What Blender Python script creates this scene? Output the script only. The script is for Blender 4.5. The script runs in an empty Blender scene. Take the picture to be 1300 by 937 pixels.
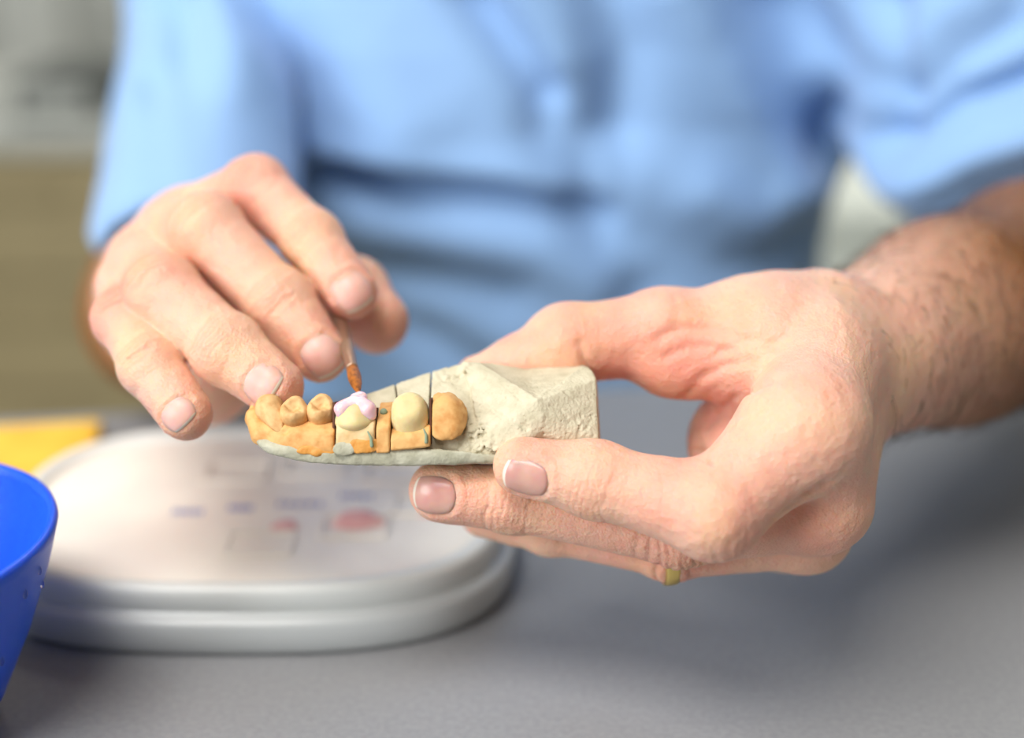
import bpy, bmesh, math, random
import numpy as np
from mathutils import Vector, Matrix
random.seed(4); rng = np.random.default_rng(4)
PI = math.pi
FPX = 1805.0                      # focal length in pixels of the 1300 px frame
PITCH = math.radians(20)
CAMZ = 0.99; TABLE = 0.75
cP, sP = math.cos(PITCH), math.sin(PITCH)
SCN = bpy.context.scene; COL = SCN.collection

# ---------------------------------------------------------------- frames
def C(px, py, d):                 # camera-frame millimetres
    return np.array([(px-650.0)/FPX*d, -(py-424.0)/FPX*d, -float(d)])
R3 = np.array([[1,0,0],[0,sP,-cP],[0,cP,sP]])      # camera frame -> world axes
def to_world(p):                  # camera-frame mm -> world metres
    return (np.asarray(p, float) @ R3.T)*0.001 + np.array([0,0,CAMZ])
def wmm(p):                       # camera-frame mm -> world-axes mm, origin at the camera
    return np.asarray(p, float) @ R3.T
def wm_world(p):                  # world-axes mm from the camera point -> world metres
    return np.asarray(p, float)*0.001 + np.array([0,0,CAMZ])
def T(px, py, z):                 # point of the horizontal plane z (metres, world) seen at px,py
    v = np.array([(px-650.0)/FPX, -(py-424.0)/FPX, -1.0]) @ R3.T
    t = (z-CAMZ)/v[2]
    return v*t + np.array([0,0,CAMZ])

# ---------------------------------------------------------------- distance functions
def smin(a, b, k):
    h = np.clip(0.5+0.5*(b-a)/k, 0, 1)
    return b*(1-h)+a*h-k*h*(1-h)
def smax(a, b, k): return -smin(-a, -b, k)
def cone(p, a, b, ra, rb):
    a = np.asarray(a, float); ab = np.asarray(b, float)-a
    pa = p-a
    t = np.clip(pa@ab/max(ab@ab, 1e-9), 0, 1)
    q = pa-t[:, None]*ab
    return np.sqrt((q*q).sum(1))-(ra+(rb-ra)*t)
def ell(p, c, r, M=None):
    q = p-np.asarray(c, float)
    if M is not None: q = q@M
    r = np.asarray(r, float)
    k0 = np.sqrt(((q/r)**2).sum(1)); k1 = np.sqrt(((q/(r*r))**2).sum(1))
    return k0*(k0-1)/np.maximum(k1, 1e-6)
def hull_planes(pts):
    bm = bmesh.new()
    for q in pts: bm.verts.new(tuple(q))
    bmesh.ops.convex_hull(bm, input=bm.verts)
    bm.normal_update()
    cen = np.mean(np.array(pts), 0); out = []
    for f in bm.faces:
        n = np.array(f.normal); c = np.array(f.calc_center_median())
        if n@n < .5: continue
        if n@(c-cen) < 0: n = -n
        out.append((n, n@c))
    bm.free(); return out
def hull(p, planes, k=0.6):
    d = None
    for n, o in planes:
        e = p@n-o
        d = e if d is None else smax(d, e, k)
    return d
def vnoise(p, f, seed=0):
    q = p*f+seed*17.31; i = np.floor(q).astype(np.int64); t = q-i; t = t*t*(3-2*t)
    def h(a, b, c):
        n = (a*73856093) ^ (b*19349663) ^ (c*83492791) ^ (seed*2654435)
        n = (n ^ (n >> 13))*1274126177 & 0x7fffffff
        n = (n ^ (n >> 11))*1103515245 & 0x7fffffff
        return (n % 65536)/32768.0-1
    r = 0
    for dx in (0, 1):
        for dy in (0, 1):
            for dz in (0, 1):
                w = (t[:, 0] if dx else 1-t[:, 0])*(t[:, 1] if dy else 1-t[:, 1])*(t[:, 2] if dz else 1-t[:, 2])
                r = r+w*h(i[:, 0]+dx, i[:, 1]+dy, i[:, 2]+dz)
    return r

def nets(f, lo, hi, h, n=12):
    """surface of f = 0 on a sparse grid of blocks -> verts, quads"""
    lo = np.asarray(lo, float); hi = np.asarray(hi, float)
    nb = np.ceil((hi-lo)/(h*n)).astype(int)
    bi = np.stack(np.meshgrid(*[np.arange(k) for k in nb], indexing='ij'), -1).reshape(-1, 3)
    cc = lo+(bi+.5)*n*h
    d = np.concatenate([f(x) for x in np.array_split(cc, max(1, len(cc)//100000))])
    bi = bi[np.abs(d) < n*h*0.5*1.7321*1.35+2*h]
    N = nb*n+4
    g = np.stack(np.meshgrid(*[np.arange(n+1)]*3, indexing='ij'), -1).reshape(-1, 3)
    cellpos = []; cellid = []; quads = []
    def gid(ix): return (ix[..., 0]*N[1]+ix[..., 1])*N[2]+ix[..., 2]
    for chunk in np.array_split(bi, max(1, len(bi)//120)):
        if not len(chunk): continue
        idx = chunk[:, None, :]*n+g[None]
        V = f((lo+idx.reshape(-1, 3)*h)).reshape(len(chunk), n+1, n+1, n+1)
        base = (chunk*n)[:, None, None, None, :]+np.stack(np.meshgrid(*[np.arange(n)]*3, indexing='ij'), -1)[None]
        S = V < 0
        cnt = 0
        for dx in (0, 1):
            for dy in (0, 1):
                for dz in (0, 1): cnt = cnt+S[:, dx:dx+n, dy:dy+n, dz:dz+n]
        act = (cnt > 0) & (cnt < 8)
        w = np.where(act)
        if not len(w[0]): continue
        acc = np.zeros((len(w[0]), 3)); num = np.zeros(len(w[0]))
        b, i, j, k = w
        cr = [(x, y, z) for x in (0, 1) for y in (0, 1) for z in (0, 1)]
        for c0 in cr:
            for ax in range(3):
                if c0[ax]: continue
                c1 = list(c0); c1[ax] = 1
                va = V[b, i+c0[0], j+c0[1], k+c0[2]]; vb = V[b, i+c1[0], j+c1[1], k+c1[2]]
                m = (va < 0) != (vb < 0)
                t = np.where(m, va/np.where(m, va-vb, 1), 0)
                pos = np.tile(np.array(c0, float), (len(b), 1)); pos[:, ax] += t
                acc += pos*m[:, None]; num += m
        gi = base[b, i, j, k]
        cellpos.append(lo+(gi+acc/num[:, None])*h); cellid.append(gid(gi))
        s0 = S[:, :n, :n, :n]
        for ax in range(3):
            sl = [slice(0, n)]*3; sl[ax] = slice(1, n+1)
            s1 = S[(slice(None),)+tuple(sl)]
            u, v = [(1, 2), (2, 0), (0, 1)][ax]
            m = np.where(s0 != s1)
            gi = base[m]; ins = s0[m]
            du = np.zeros(3, int); du[u] = 1; dv = np.zeros(3, int); dv[v] = 1
            q = np.stack([gid(gi-du-dv), gid(gi-dv), gid(gi), gid(gi-du)], 1)
            q[~ins] = q[~ins][:, ::-1]
            quads.append(q)
    P = np.concatenate(cellpos); I = np.concatenate(cellid); Q = np.concatenate(quads)
    o = np.argsort(I); I = I[o]; P = P[o]
    k = np.searchsorted(I, Q.ravel()).clip(0, len(I)-1)
    ok = (I[k] == Q.ravel()).reshape(-1, 4).all(1)
    return P, k.reshape(-1, 4)[ok]
def grad(f, p, e=0.4):
    g = np.stack([f(p+np.eye(3)[i]*e)-f(p-np.eye(3)[i]*e) for i in range(3)], 1)
    return g/np.maximum(np.linalg.norm(g, axis=1, keepdims=True), 1e-9)
def ray(f, px, py, d0=300, d1=800):
    """first surface point of f along the line through px,py (camera-frame mm)"""
    v = np.array([(px-650.0)/FPX, -(py-424.0)/FPX, -1.0]); t = d0
    for _ in range(200):
        s = float(f((v*t)[None])[0])
        if s < 0.02: break
        t += s*0.8
        if t > d1: break
    return v*t

# ---------------------------------------------------------------- objects
def mesh_obj(name, verts, faces, mat=None, parent=None, smooth=True, attrs=None, world=True):
    v = to_world(verts) if world else np.asarray(verts, float)
    me = bpy.data.meshes.new(name)
    faces_np = np.asarray(faces) if not isinstance(faces, list) else None
    if faces_np is not None and faces_np.ndim == 2:
        n = faces_np.shape[1]
        me.vertices.add(len(v)); me.vertices.foreach_set('co', v.astype(np.float32).ravel())
        me.loops.add(faces_np.size); me.loops.foreach_set('vertex_index', faces_np.astype(np.int32).ravel())
        me.polygons.add(len(faces_np)); me.polygons.foreach_set('loop_start', np.arange(0, faces_np.size, n, dtype=np.int32))
        me.update(calc_edges=True); me.validate()
    else:
        me.from_pydata([tuple(x) for x in v], [], [tuple(int(i) for i in f) for f in faces]); me.update()
    if smooth: me.polygons.foreach_set('use_smooth', np.ones(len(me.polygons), bool))
    for k, a in (attrs or {}).items():
        at = me.attributes.new(k, 'FLOAT', 'POINT'); at.data.foreach_set('value', np.asarray(a, np.float32))
    if mat: me.materials.append(mat)
    o = bpy.data.objects.new(name, me); COL.objects.link(o)
    if parent: o.parent = parent; o.matrix_parent_inverse = Matrix.Translation(parent.location).inverted()
    return o
def obj_bm(name, bm, mat=None, parent=None, smooth=False):
    me = bpy.data.meshes.new(name); bm.normal_update(); bm.to_mesh(me); bm.free()
    if smooth:
        me.polygons.foreach_set('use_smooth', np.ones(len(me.polygons), bool))
    if mat: me.materials.append(mat)
    o = bpy.data.objects.new(name, me); COL.objects.link(o)
    if parent: o.parent = parent; o.matrix_parent_inverse = Matrix.Translation(parent.location).inverted()
    return o
def empty(name, loc):
    o = bpy.data.objects.new(name, None); o.location = loc; o.empty_display_size = .02
    COL.objects.link(o); return o
def tag(o, label=None, cat=None, group=None, kind=None):
    if label: o['label'] = label
    if cat: o['category'] = cat
    if group: o['group'] = group
    if kind: o['kind'] = kind
    return o
def sdf_obj(name, f, lo, hi, h, mat, parent=None, disp=None, attrs=None):
    P, Q = nets(f, lo, hi, h)
    if disp is not None:
        n = grad(f, P, h*.6); P = P+n*disp(P, n)[:, None]
    return mesh_obj(name, P, Q, mat, parent, attrs=(attrs(P) if attrs else None))
def bbox(pts, m): pts = np.array(pts); return pts.min(0)-m, pts.max(0)+m
def box(bm, x0, x1, y0, y1, z0, z1, M=None, bev=0.0):
    r = bmesh.ops.create_cube(bm, size=1)['verts']
    S = Matrix.Diagonal((x1-x0, y1-y0, z1-z0, 1)); Tm = Matrix.Translation(((x0+x1)/2, (y0+y1)/2, (z0+z1)/2))
    bmesh.ops.transform(bm, matrix=(M or Matrix())@Tm@S, verts=r)
    if bev > 0:
        es = list({e for v in r for e in v.link_edges})
        bmesh.ops.bevel(bm, geom=es, offset=bev, segments=3, affect='EDGES', profile=.5)
def revolve(prof, seg=64):
    """profile [(r,z)] -> verts, faces"""
    v = []; f = []
    for r, z in prof:
        for s in range(seg):
            a = 2*PI*s/seg; v.append((r*math.cos(a), r*math.sin(a), z))
    for i in range(len(prof)-1):
        for s in range(seg):
            t = (s+1) % seg
            f.append((i*seg+s, i*seg+t, (i+1)*seg+t, (i+1)*seg+s))
    return v, f

# ---------------------------------------------------------------- materials
def lin(c):
    return tuple((x/12.92 if x <= .04045 else ((x+.055)/1.055)**2.4) for x in [k/255 for k in c])+(1,)
def mat(name, rgb, rough=.6, spec=.5, metal=0, noise=None, bump=None, sss=0, sss_r=(1, .4, .2), coat=0, sheen=0, emis=None, trans=0):
    m = bpy.data.materials.new(name); m.use_nodes = True
    nt = m.node_tree; b = nt.nodes['Principled BSDF']
    b.inputs['Base Color'].default_value = lin(rgb)
    b.inputs['Roughness'].default_value = rough; b.inputs['Metallic'].default_value = metal
    b.inputs['Specular IOR Level'].default_value = spec
    b.inputs['Coat Weight'].default_value = coat
    b.inputs['Sheen Weight'].default_value = sheen
    if sss:
        b.inputs['Subsurface Weight'].default_value = 1.0
        b.inputs['Subsurface Radius'].default_value = sss_r
        b.inputs['Subsurface Scale'].default_value = sss
    co = nt.nodes.new('ShaderNodeTexCoord')
    if noise:                                   # (other colour, scale, detail, contrast lo, hi)
        rgb2, sc, det, l0, l1 = noise
        n = nt.nodes.new('ShaderNodeTexNoise'); n.inputs['Scale'].default_value = sc; n.inputs['Detail'].default_value = det
        r = nt.nodes.new('ShaderNodeValToRGB')
        r.color_ramp.elements[0].position = l0; r.color_ramp.elements[0].color = lin(rgb)
        r.color_ramp.elements[1].position = l1; r.color_ramp.elements[1].color = lin(rgb2)
        nt.links.new(co.outputs['Object'], n.inputs['Vector']); nt.links.new(n.outputs['Fac'], r.inputs['Fac'])
        nt.links.new(r.outputs['Color'], b.inputs['Base Color'])
    if bump:                                    # list of (scale, strength, distance)
        prev = None
        for sc, st, di in bump:
            n = nt.nodes.new('ShaderNodeTexNoise'); n.inputs['Scale'].default_value = sc; n.inputs['Detail'].default_value = 4
            u = nt.nodes.new('ShaderNodeBump'); u.inputs['Strength'].default_value = st; u.inputs['Distance'].default_value = di
            nt.links.new(co.outputs['Object'], n.inputs['Vector']); nt.links.new(n.outputs['Fac'], u.inputs['Height'])
            if prev: nt.links.new(prev.outputs['Normal'], u.inputs['Normal'])
            prev = u
        nt.links.new(prev.outputs['Normal'], b.inputs['Normal'])
    return m

def skin_mat():
    m = mat('skin', (232, 190, 165), rough=.48, spec=.35, sss=.0016, sss_r=(1, .35, .2))
    nt = m.node_tree; b = nt.nodes['Principled BSDF']; L = nt.links
    def attr(n):
        a = nt.nodes.new('ShaderNodeAttribute'); a.attribute_name = n; return a
    def mix(fac, a, c2, fs=1.0):
        x = nt.nodes.new('ShaderNodeMix'); x.data_type = 'RGBA'
        mm = nt.nodes.new('ShaderNodeMath'); mm.operation = 'MULTIPLY'; mm.inputs[1].default_value = fs; mm.use_clamp = True
        L.new(fac, mm.inputs[0]); L.new(mm.outputs[0], x.inputs[0])
        if isinstance(a, tuple): x.inputs[6].default_value = a
        else: L.new(a, x.inputs[6])
        x.inputs[7].default_value = c2
        return x.outputs[2]
    co = nt.nodes.new('ShaderNodeTexCoord')
    n = nt.nodes.new('ShaderNodeTexNoise'); n.inputs['Scale'].default_value = 70; n.inputs['Detail'].default_value = 5
    L.new(co.outputs['Object'], n.inputs['Vector'])
    c = mix(n.outputs['Fac'], lin((236, 192, 168)), lin((232, 174, 152)))
    c = mix(attr('red').outputs['Fac'], c, lin((220, 124, 106)))
    c = mix(attr('yellow').outputs['Fac'], c, lin((238, 205, 150)))
    c = mix(attr('tan').outputs['Fac'], c, lin((134, 86, 44)))
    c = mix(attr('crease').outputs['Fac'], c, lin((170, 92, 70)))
    L.new(c, b.inputs['Base Color'])
    v = nt.nodes.new('ShaderNodeTexVoronoi'); v.inputs['Scale'].default_value = 1300
    n2 = nt.nodes.new('ShaderNodeTexNoise'); n2.inputs['Scale'].default_value = 330; n2.inputs['Detail'].default_value = 6
    L.new(co.outputs['Object'], v.inputs['Vector']); L.new(co.outputs['Object'], n2.inputs['Vector'])
    b1 = nt.nodes.new('ShaderNodeBump'); b1.inputs['Strength'].default_value = .7; b1.inputs['Distance'].default_value = .0002
    b2 = nt.nodes.new('ShaderNodeBump'); b2.inputs['Strength'].default_value = .6; b2.inputs['Distance'].default_value = .0012
    L.new(v.outputs['Distance'], b1.inputs['Height']); L.new(n2.outputs['Fac'], b2.inputs['Height'])
    L.new(b1.outputs['Normal'], b2.inputs['Normal']); L.new(b2.outputs['Normal'], b.inputs['Normal'])
    return m
M_SKIN = skin_mat()
M_NAIL = mat('fingernail', (228, 176, 162), rough=.4, spec=.35, sss=.001, noise=((234, 190, 178), 200, 2, .3, .7))
M_NAILD = mat('fingernail_dusky', (214, 172, 156), rough=.3, spec=.5, sss=.001, noise=((204, 150, 142), 160, 2, .3, .7))
M_NTIP = mat('nail_free_edge', (240, 226, 208), rough=.35, spec=.5)
M_GOLD = mat('yellow_gold', (240, 212, 130), rough=.35, metal=1)
M_HAIR = mat('arm_hair', (70, 44, 26), rough=.6)
M_SHIRT = mat('blue_cotton', (146, 182, 226), rough=.85, spec=.2, sheen=.3, bump=[(60, .25, .004), (900, .2, .0004)])
M_SEAM = mat('blue_cotton_seam', (128, 174, 232), rough=.85, spec=.2, sheen=.3)
M_STONE = mat('cream_dental_stone', (214, 204, 178), rough=.85, spec=.25, noise=((192, 182, 154), 260, 8, .35, .75),
              bump=[(1400, .55, .0005), (420, .3, .0005)])
M_GREEN = mat('greenish_dental_stone', (192, 188, 166), rough=.7, spec=.3, noise=((164, 160, 136), 220, 8, .4, .7),
              bump=[(1100, .4, .0005)])
M_ORANGE = mat('orange_gum_stone', (224, 174, 110), rough=.6, spec=.35, noise=((204, 138, 72), 300, 8, .42, .72),
               bump=[(700, .22, .0005)])
M_AMBER = mat('amber_stain', (206, 136, 56), rough=.5, spec=.4, noise=((228, 164, 84), 300, 6, .35, .7), bump=[(900, .4, .0005)])
M_TOOTH = mat('tan_tooth_stone', (224, 180, 124), rough=.62, spec=.35, noise=((200, 148, 90), 420, 8, .42, .72), bump=[(900, .25, .0004)])
M_DIE = mat('pale_yellow_die', (226, 206, 156), rough=.5, spec=.4, noise=((212, 190, 138), 240, 4, .4, .8), sss=.0006)
M_CERAM = mat('pink_ceramic_paste', (244, 214, 218), rough=.22, spec=.6, sss=.001, noise=((232, 184, 194), 300, 3, .35, .7))
M_COLLAR = mat('cream_orange_die', (230, 198, 148), rough=.55, noise=((218, 176, 116), 240, 5, .4, .75), bump=[(900, .35, .0004)])
M_CUT = mat('dark_saw_cut', (96, 58, 40), rough=.9)
M_PIN = mat('verdigris_pin', (142, 156, 130), rough=.8, spec=.2)
M_HANDLE = mat('brush_handle', (150, 92, 62), rough=.3, spec=.6, coat=.5)
M_FERR = mat('brush_ferrule', (186, 158, 136), rough=.38, metal=.85)
M_BRIS = mat('sable_bristles', (178, 104, 34), rough=.4, spec=.5, noise=((120, 66, 24), 700, 3, .4, .65))
M_TRAY = mat('grey_plastic', (196, 199, 198), rough=.35, spec=.5, coat=.2)
M_RIM = mat('pale_grey_plastic', (226, 228, 224), rough=.35, spec=.5)
M_PLATE = mat('cream_glazed_plate', (250, 244, 232), rough=.35, spec=.5, coat=.15, noise=((240, 230, 220), 24, 3, .4, .7))
M_PINKP = mat('pink_powder_paste', (234, 166, 166), rough=.6, noise=((242, 200, 196), 120, 4, .35, .7))
M_GREYP = mat('pale_paste', (226, 210, 206), rough=.5)
M_INK = mat('blue_ink', (150, 158, 206), rough=.7)
M_BLUE = mat('blue_rubber', (28, 92, 224), rough=.36, spec=.5, sss=.001, sss_r=(.2, .4, 1))
M_YEL = mat('yellow_card', (248, 200, 72), rough=.7, noise=((240, 184, 60), 60, 4, .4, .7))
M_TABLE = mat('grey_worktop', (150, 150, 151), rough=.42, spec=.4, noise=((138, 138, 140), 500, 6, .3, .7), bump=[(1500, .15, .0002)])
M_WATER = mat('water', (235, 240, 250), rough=.05, spec=.8)
M_WATER.node_tree.nodes['Principled BSDF'].inputs['Transmission Weight'].default_value = 1
M_BEIGE = mat('beige_laminate', (160, 146, 110), rough=.6, noise=((150, 136, 102), 8, 3, .3, .7))
M_GREYC = mat('grey_enamel', (176, 178, 172), rough=.5)
M_LGREY = mat('light_grey_enamel', (198, 200, 194), rough=.5)
M_DARK = mat('dark_plastic', (58, 62, 60), rough=.5)
M_WHITE = mat('white_enamel', (214, 220, 212), rough=.5)
M_WALL = mat('painted_wall', (196, 196, 188), rough=.9)
M_FLOOR = mat('beige_vinyl_floor', (146, 138, 112), rough=.6, noise=((136, 128, 104), 5, 4, .3, .7))

# ================================================================ PERSON
FR = {}   # finger chains, camera-frame mm with radii
def chain(*js): return [(C(x, y, d), r) for x, y, d, r in js]
# hand with the brush (left half of the picture)
rI = chain((240,284,466,12),(325,240,438,10.4),(396,305,424,9.1),(446,373,414,7.9))
rM = chain((222,296,456,11.5),(262,292,422,11.2),(354,384,411,10.0),(406,450,404,8.2))
rR = chain((184,334,452,11.5),(206,372,410,11.2),(288,443,396,10.0),(349,491,389,8.3))
rP = chain((166,368,444,10),(158,405,412,9.3),(190,463,398,8.6),(236,526,390,7.5))
rT = chain((270,400,478,15),(360,400,462,13),(448,372,446,11),(478,408,437,10.2))
r_wr = C(250,372,505); r_el = C(216,396,618)
def finger(p, ch, k=3.0):
    d = None
    for i in range(len(ch)-1):
        e = cone(p, ch[i][0], ch[i+1][0], ch[i][1], ch[i+1][1]*0.98)
        d = e if d is None else smin(d, e, k)
    # joints a touch fuller than the shafts, shafts waisted
    for i in range(1, len(ch)-1):
        a, r = ch[i]; d = smin(d, np.sqrt(((p-a)**2).sum(1))-(r*1.0), 2.5)
    return d
def waist(p, ch, d, amt=.8):
    for i in range(len(ch)-1):
        m = (ch[i][0]+ch[i+1][0])/2; L = np.linalg.norm(ch[i+1][0]-ch[i][0])
        if i == len(ch)-2: continue
        q = ((p-m)**2).sum(1); d = d+amt*np.exp(-q/(2*(L*.22+5)**2))
    return d
def fR(p):
    fs = [waist(p, c, finger(p, c)) for c in (rI, rM, rR, rP)]
    th = finger(p, rT)
    palm = None
    for ch, r0, r1 in ((rI, 12, 18), (rM, 12, 18), (rR, 12, 17), (rP, 11, 16)):
        e = cone(p, ch[0][0], r_wr+(ch[0][0]-rM[0][0])*.35, r0, r1)
        palm = e if palm is None else smin(palm, e, 7)
    palm = smin(palm, cone(p, C(205,400,470), C(262,470,462), 20, 15), 12)     # palm heel and little-finger side
    palm = smin(palm, cone(p, C(262,470,462), r_wr, 15, 20), 12)
    arm = cone(p, r_wr, r_wr+(r_el-r_wr)*.45, 24, 33)
    arm = smin(arm, cone(p, r_wr+(r_el-r_wr)*.45, r_el, 32, 35.5), 10)
    arm = smin(arm, cone(p, r_el, C(262,60,722), 33, 33), 14)
    palm = smin(palm, arm, 14)
    palm = smin(palm, th, 4)
    d = fs[0]
    for e in fs[1:]: d = smin(d, e, 0.7)
    return smin(d, palm, 3.0)
# hand that holds the cast (right half of the picture)
lI = chain((1022,543,372,15.2),(905,648,364,12.2),(757,609,371,9.6),(664,592,374,8.0))
lM = chain((1040,636,386,13.5),(862,674,384,10.2),(650,633,387,9.3),(558,624,388,8.6))
lR = chain((1022,668,400,12.5),(850,694,397,9.6),(700,664,404,9.0),(616,650,412,7.8))
lP = chain((1002,672,416,11.5),(880,684,416,9.0),(780,672,424,8.0),(715,660,430,7.2))
lT = chain((968,425,412,15.5),(842,424,408,12.6),(718,437,408,10.9),(657,467,409,8.2),(604,479,411,6.3))
l_wr = C(1072,462,428); l_mid = C(1205,408,470); l_el = C(1520,305,600)
def fL(p):
    idx = waist(p, lI, finger(p, lI, 5), .5)
    idx = smin(idx, cone(p, lI[0][0], C(1042,470,398), 15.6, 15), 8)
    fs = [waist(p, c, finger(p, c)) for c in (lM, lR, lP)]
    th = finger(p, lT, 5)
    th = smin(th, cone(p, C(900,455,404), C(985,470,400), 11.5, 13), 7)         # web
    th = smin(th, ell(p, C(852,470,404), (9, 7.5, 9)), 7)
    th = smin(th, cone(p, C(968,420,408), C(1035,418,420), 16, 18), 8)
    th = smin(th, ell(p, C(1000,450,402), (18, 13, 13)), 10)          # thumb base
    palm = None
    for ch, r0, r1, ox in ((lM, 13.5, 16, 0), (lR, 12.5, 15, 6), (lP, 11.5, 14, 14)):
        e = cone(p, ch[0][0], l_wr+np.array([-2, -2, -ox*.9+4]), r0, r1)
        palm = e if palm is None else smin(palm, e, 6)
    palm = smin(palm, cone(p, C(955,575,412), C(1030,470,418), 12, 17), 9)
    palm = smin(palm, ell(p, C(925,560,418), (12, 14, 10)), 8)
    arm = cone(p, l_wr, l_mid, 24, 32)
    arm = smin(arm, cone(p, l_mid, C(1320,368,520), 32, 38), 12)
    arm = smin(arm, cone(p, C(1320,368,520), l_el, 38, 42), 12)
    arm = smin(arm, cone(p, l_el, C(1400,40,645), 41, 46), 14)
    palm = smin(palm, arm, 9)
    d = smin(th, palm, 8)
    kk = 2.6+13*np.clip((p[:, 0]-74)/16, 0, 1)
    d = smin(d, idx, kk)
    m = fs[0]
    for e in fs[1:]: m = smin(m, e, .9)
    m = smin(m, palm, 5)
    return smin(d, m, 1.0)

NAILS = []      # centre, normal, axis, half width, half length, material
def add_nail(f, px, py, ax_from, ax_to, hw, hl, m, tilt=(0, 0, 0), dz=None):
    c = ray(f, px, py)
    n = grad(f, c[None], 1.5)[0]+np.array(tilt); n /= np.linalg.norm(n)
    a = np.asarray(ax_to, float)-np.asarray(ax_from, float)
    a -= n*(a@n); a /= np.linalg.norm(a); s = np.cross(n, a)
    NAILS.append(dict(f=f, c=c, n=n, a=a, s=s, hw=hw, hl=hl, m=m))
add_nail(fR, 447, 369, rI[2][0], rI[3][0], 5.6, 5.7, M_NAIL)
add_nail(fR, 411, 453, rM[2][0], rM[3][0], 5.6, 5.9, M_NAIL)
add_nail(fR, 330, 487, rR[2][0], rR[3][0], 5.8, 4.7, M_NAIL)
add_nail(fR, 223, 526, rP[2][0], rP[3][0], 4.9, 3.9, M_NAIL)
add_nail(fL, 666, 610, lI[2][0], lI[3][0], 4.9, 6.2, M_NAILD, tilt=(0, -.15, 0))
add_nail(fL, 550, 630, lM[2][0], lM[3][0], 5.2, 6.2, M_NAILD)

def nail_disp(p):
    o = np.zeros(len(p))
    for q in NAILS:
        r = p-q['c']
        x = r@q['s']/q['hw']; y = r@q['a']/q['hl']; z = r@q['n']
        e = (np.abs(x)**2.6+np.abs(y)**2.6)**(1/2.6)
        near = (z > -5) & (z < 4)
        front = np.where(y > .2, .25, 1.0)
        o += near*(.32*front*np.exp(-((e-1.25)/.2)**2)-.25*np.exp(-((e-1.0)/.12)**2))
    return o
CREASES = []   # (centre, axis, dorsal, r, offset list, amp)
def joint_creases(ch, i, dorsal, offs, amp=.5, w=.55, r=None):
    a = ch[min(i+1, len(ch)-1)][0]-ch[i-1][0]; a = a/np.linalg.norm(a)
    n = np.array(dorsal, float); n -= a*(a@n); n /= np.linalg.norm(n)
    CREASES.append((ch[i][0], a, n, ch[i][1], offs, amp, w))
cam = (0, 0.1, 1)
for ch in (rI, rM, rR, rP):
    joint_creases(ch, 2, cam, (-3.2, -1.8, -.5, 1.0, 2.3, 3.6), .32, .5)
    joint_creases(ch, 1, (-.2, .5, .8), (-4.6, -2.8, -1.0, 1.4, 3.2, 5.0), .34, .6)
joint_creases(lI, 2, (0, -.5, .86), (-4.2, -2.4, -.6, 1.2, 3.0, 4.8), .28, .55)
joint_creases(lI, 1, (.2, -.8, .5), (-5, -2.6, 0, 3, 5.4), .22, .8)
joint_creases(lM, 2, (0, -.35, .9), (-4.4, -2.6, -1.2, .2, 1.9, 4.0, 6.2), .36, .5)
joint_creases(lM, 1, (0, -.5, .86), (-7.5, -5.4, -3.6, -1.8, 0, 2.0, 3.8, 6, 8.6, 12), .42, .45)
joint_creases(lR, 1, (0, -.5, .86), (-5, -2, 1, 4), .5)
# skin folds that follow the surface, given as px polylines found on the hand
FOLDS = []
def fold(f, pts, amp, w): 
    P = [ray(f, *q) for q in pts]; FOLDS.append((P, amp, w))
fold(fL, [(736,436),(741,455),(750,474)], .9, 1.2)
fold(fL, [(838,428),(866,416),(905,418),(940,428),(985,436)], .9, 1.6)
fold(fL, [(845,452),(872,440),(905,440),(938,450)], .8, 1.5)
fold(fL, [(906,452),(925,440),(948,436)], .6, 1.3)
fold(fL, [(868,505),(890,480),(925,462),(950,458)], .7, 1.5)
fold(fL, [(870,566),(888,574),(905,586)], 1.0, 1.4)
fold(fL, [(896,548),(912,525),(932,507),(955,496),(976,486)], .9, 1.3)
fold(fL, [(985,660),(1017,636),(1046,616)], 1.1, 1.8)
fold(fL, [(1002,640),(1040,625),(1064,608)], .5, 1.2)
fold(fR, [(487,368),(489,390),(484,415)], .7, 1.2)
fold(fR, [(300,262),(318,258),(338,246),(350,235)], .4, .9)
fold(fR, [(345,398),(358,382),(372,376)], .4, .8)
fold(fR, [(163,458),(172,448),(188,442)], .55, .9)
def seg_dist(p, P):
    d = np.full(len(p), 1e9)
    for a, b in zip(P[:-1], P[1:]):
        ab = b-a; t = np.clip((p-a)@ab/(ab@ab), 0, 1)
        d = np.minimum(d, np.linalg.norm(p-a-t[:, None]*ab, axis=1))
    return d
def crease_val(p, folds=True):
    o = np.zeros(len(p))
    for c, a, n, r, offs, amp, w in CREASES:
        q = p-c; near = np.where((q**2).sum(1) < (r*2.2)**2)[0]
        if not len(near): continue
        q = q[near]; s = q@a; side = q@n/r; lat = q@np.cross(a, n)
        wob = vnoise(p[near], .22, 3)*.9+vnoise(p[near], .6, 5)*.35
        for k, of in enumerate(offs):
            ww = np.clip(side*1.3-.15, 0, 1)*np.clip(1.25-np.abs(lat)/r*(1+.25*((k*7) % 3-1)), 0, 1)
            o[near] += amp*ww*np.exp(-((s-of+wob+lat*lat*.012)/w)**2)
    for P, amp, w in (FOLDS if folds else []):
        lo, hi = bbox(P, 8); m = np.where(((p > lo) & (p < hi)).all(1))[0]
        if len(m): o[m] += amp*np.exp(-(seg_dist(p[m], P)/w)**2)
    return o
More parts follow.
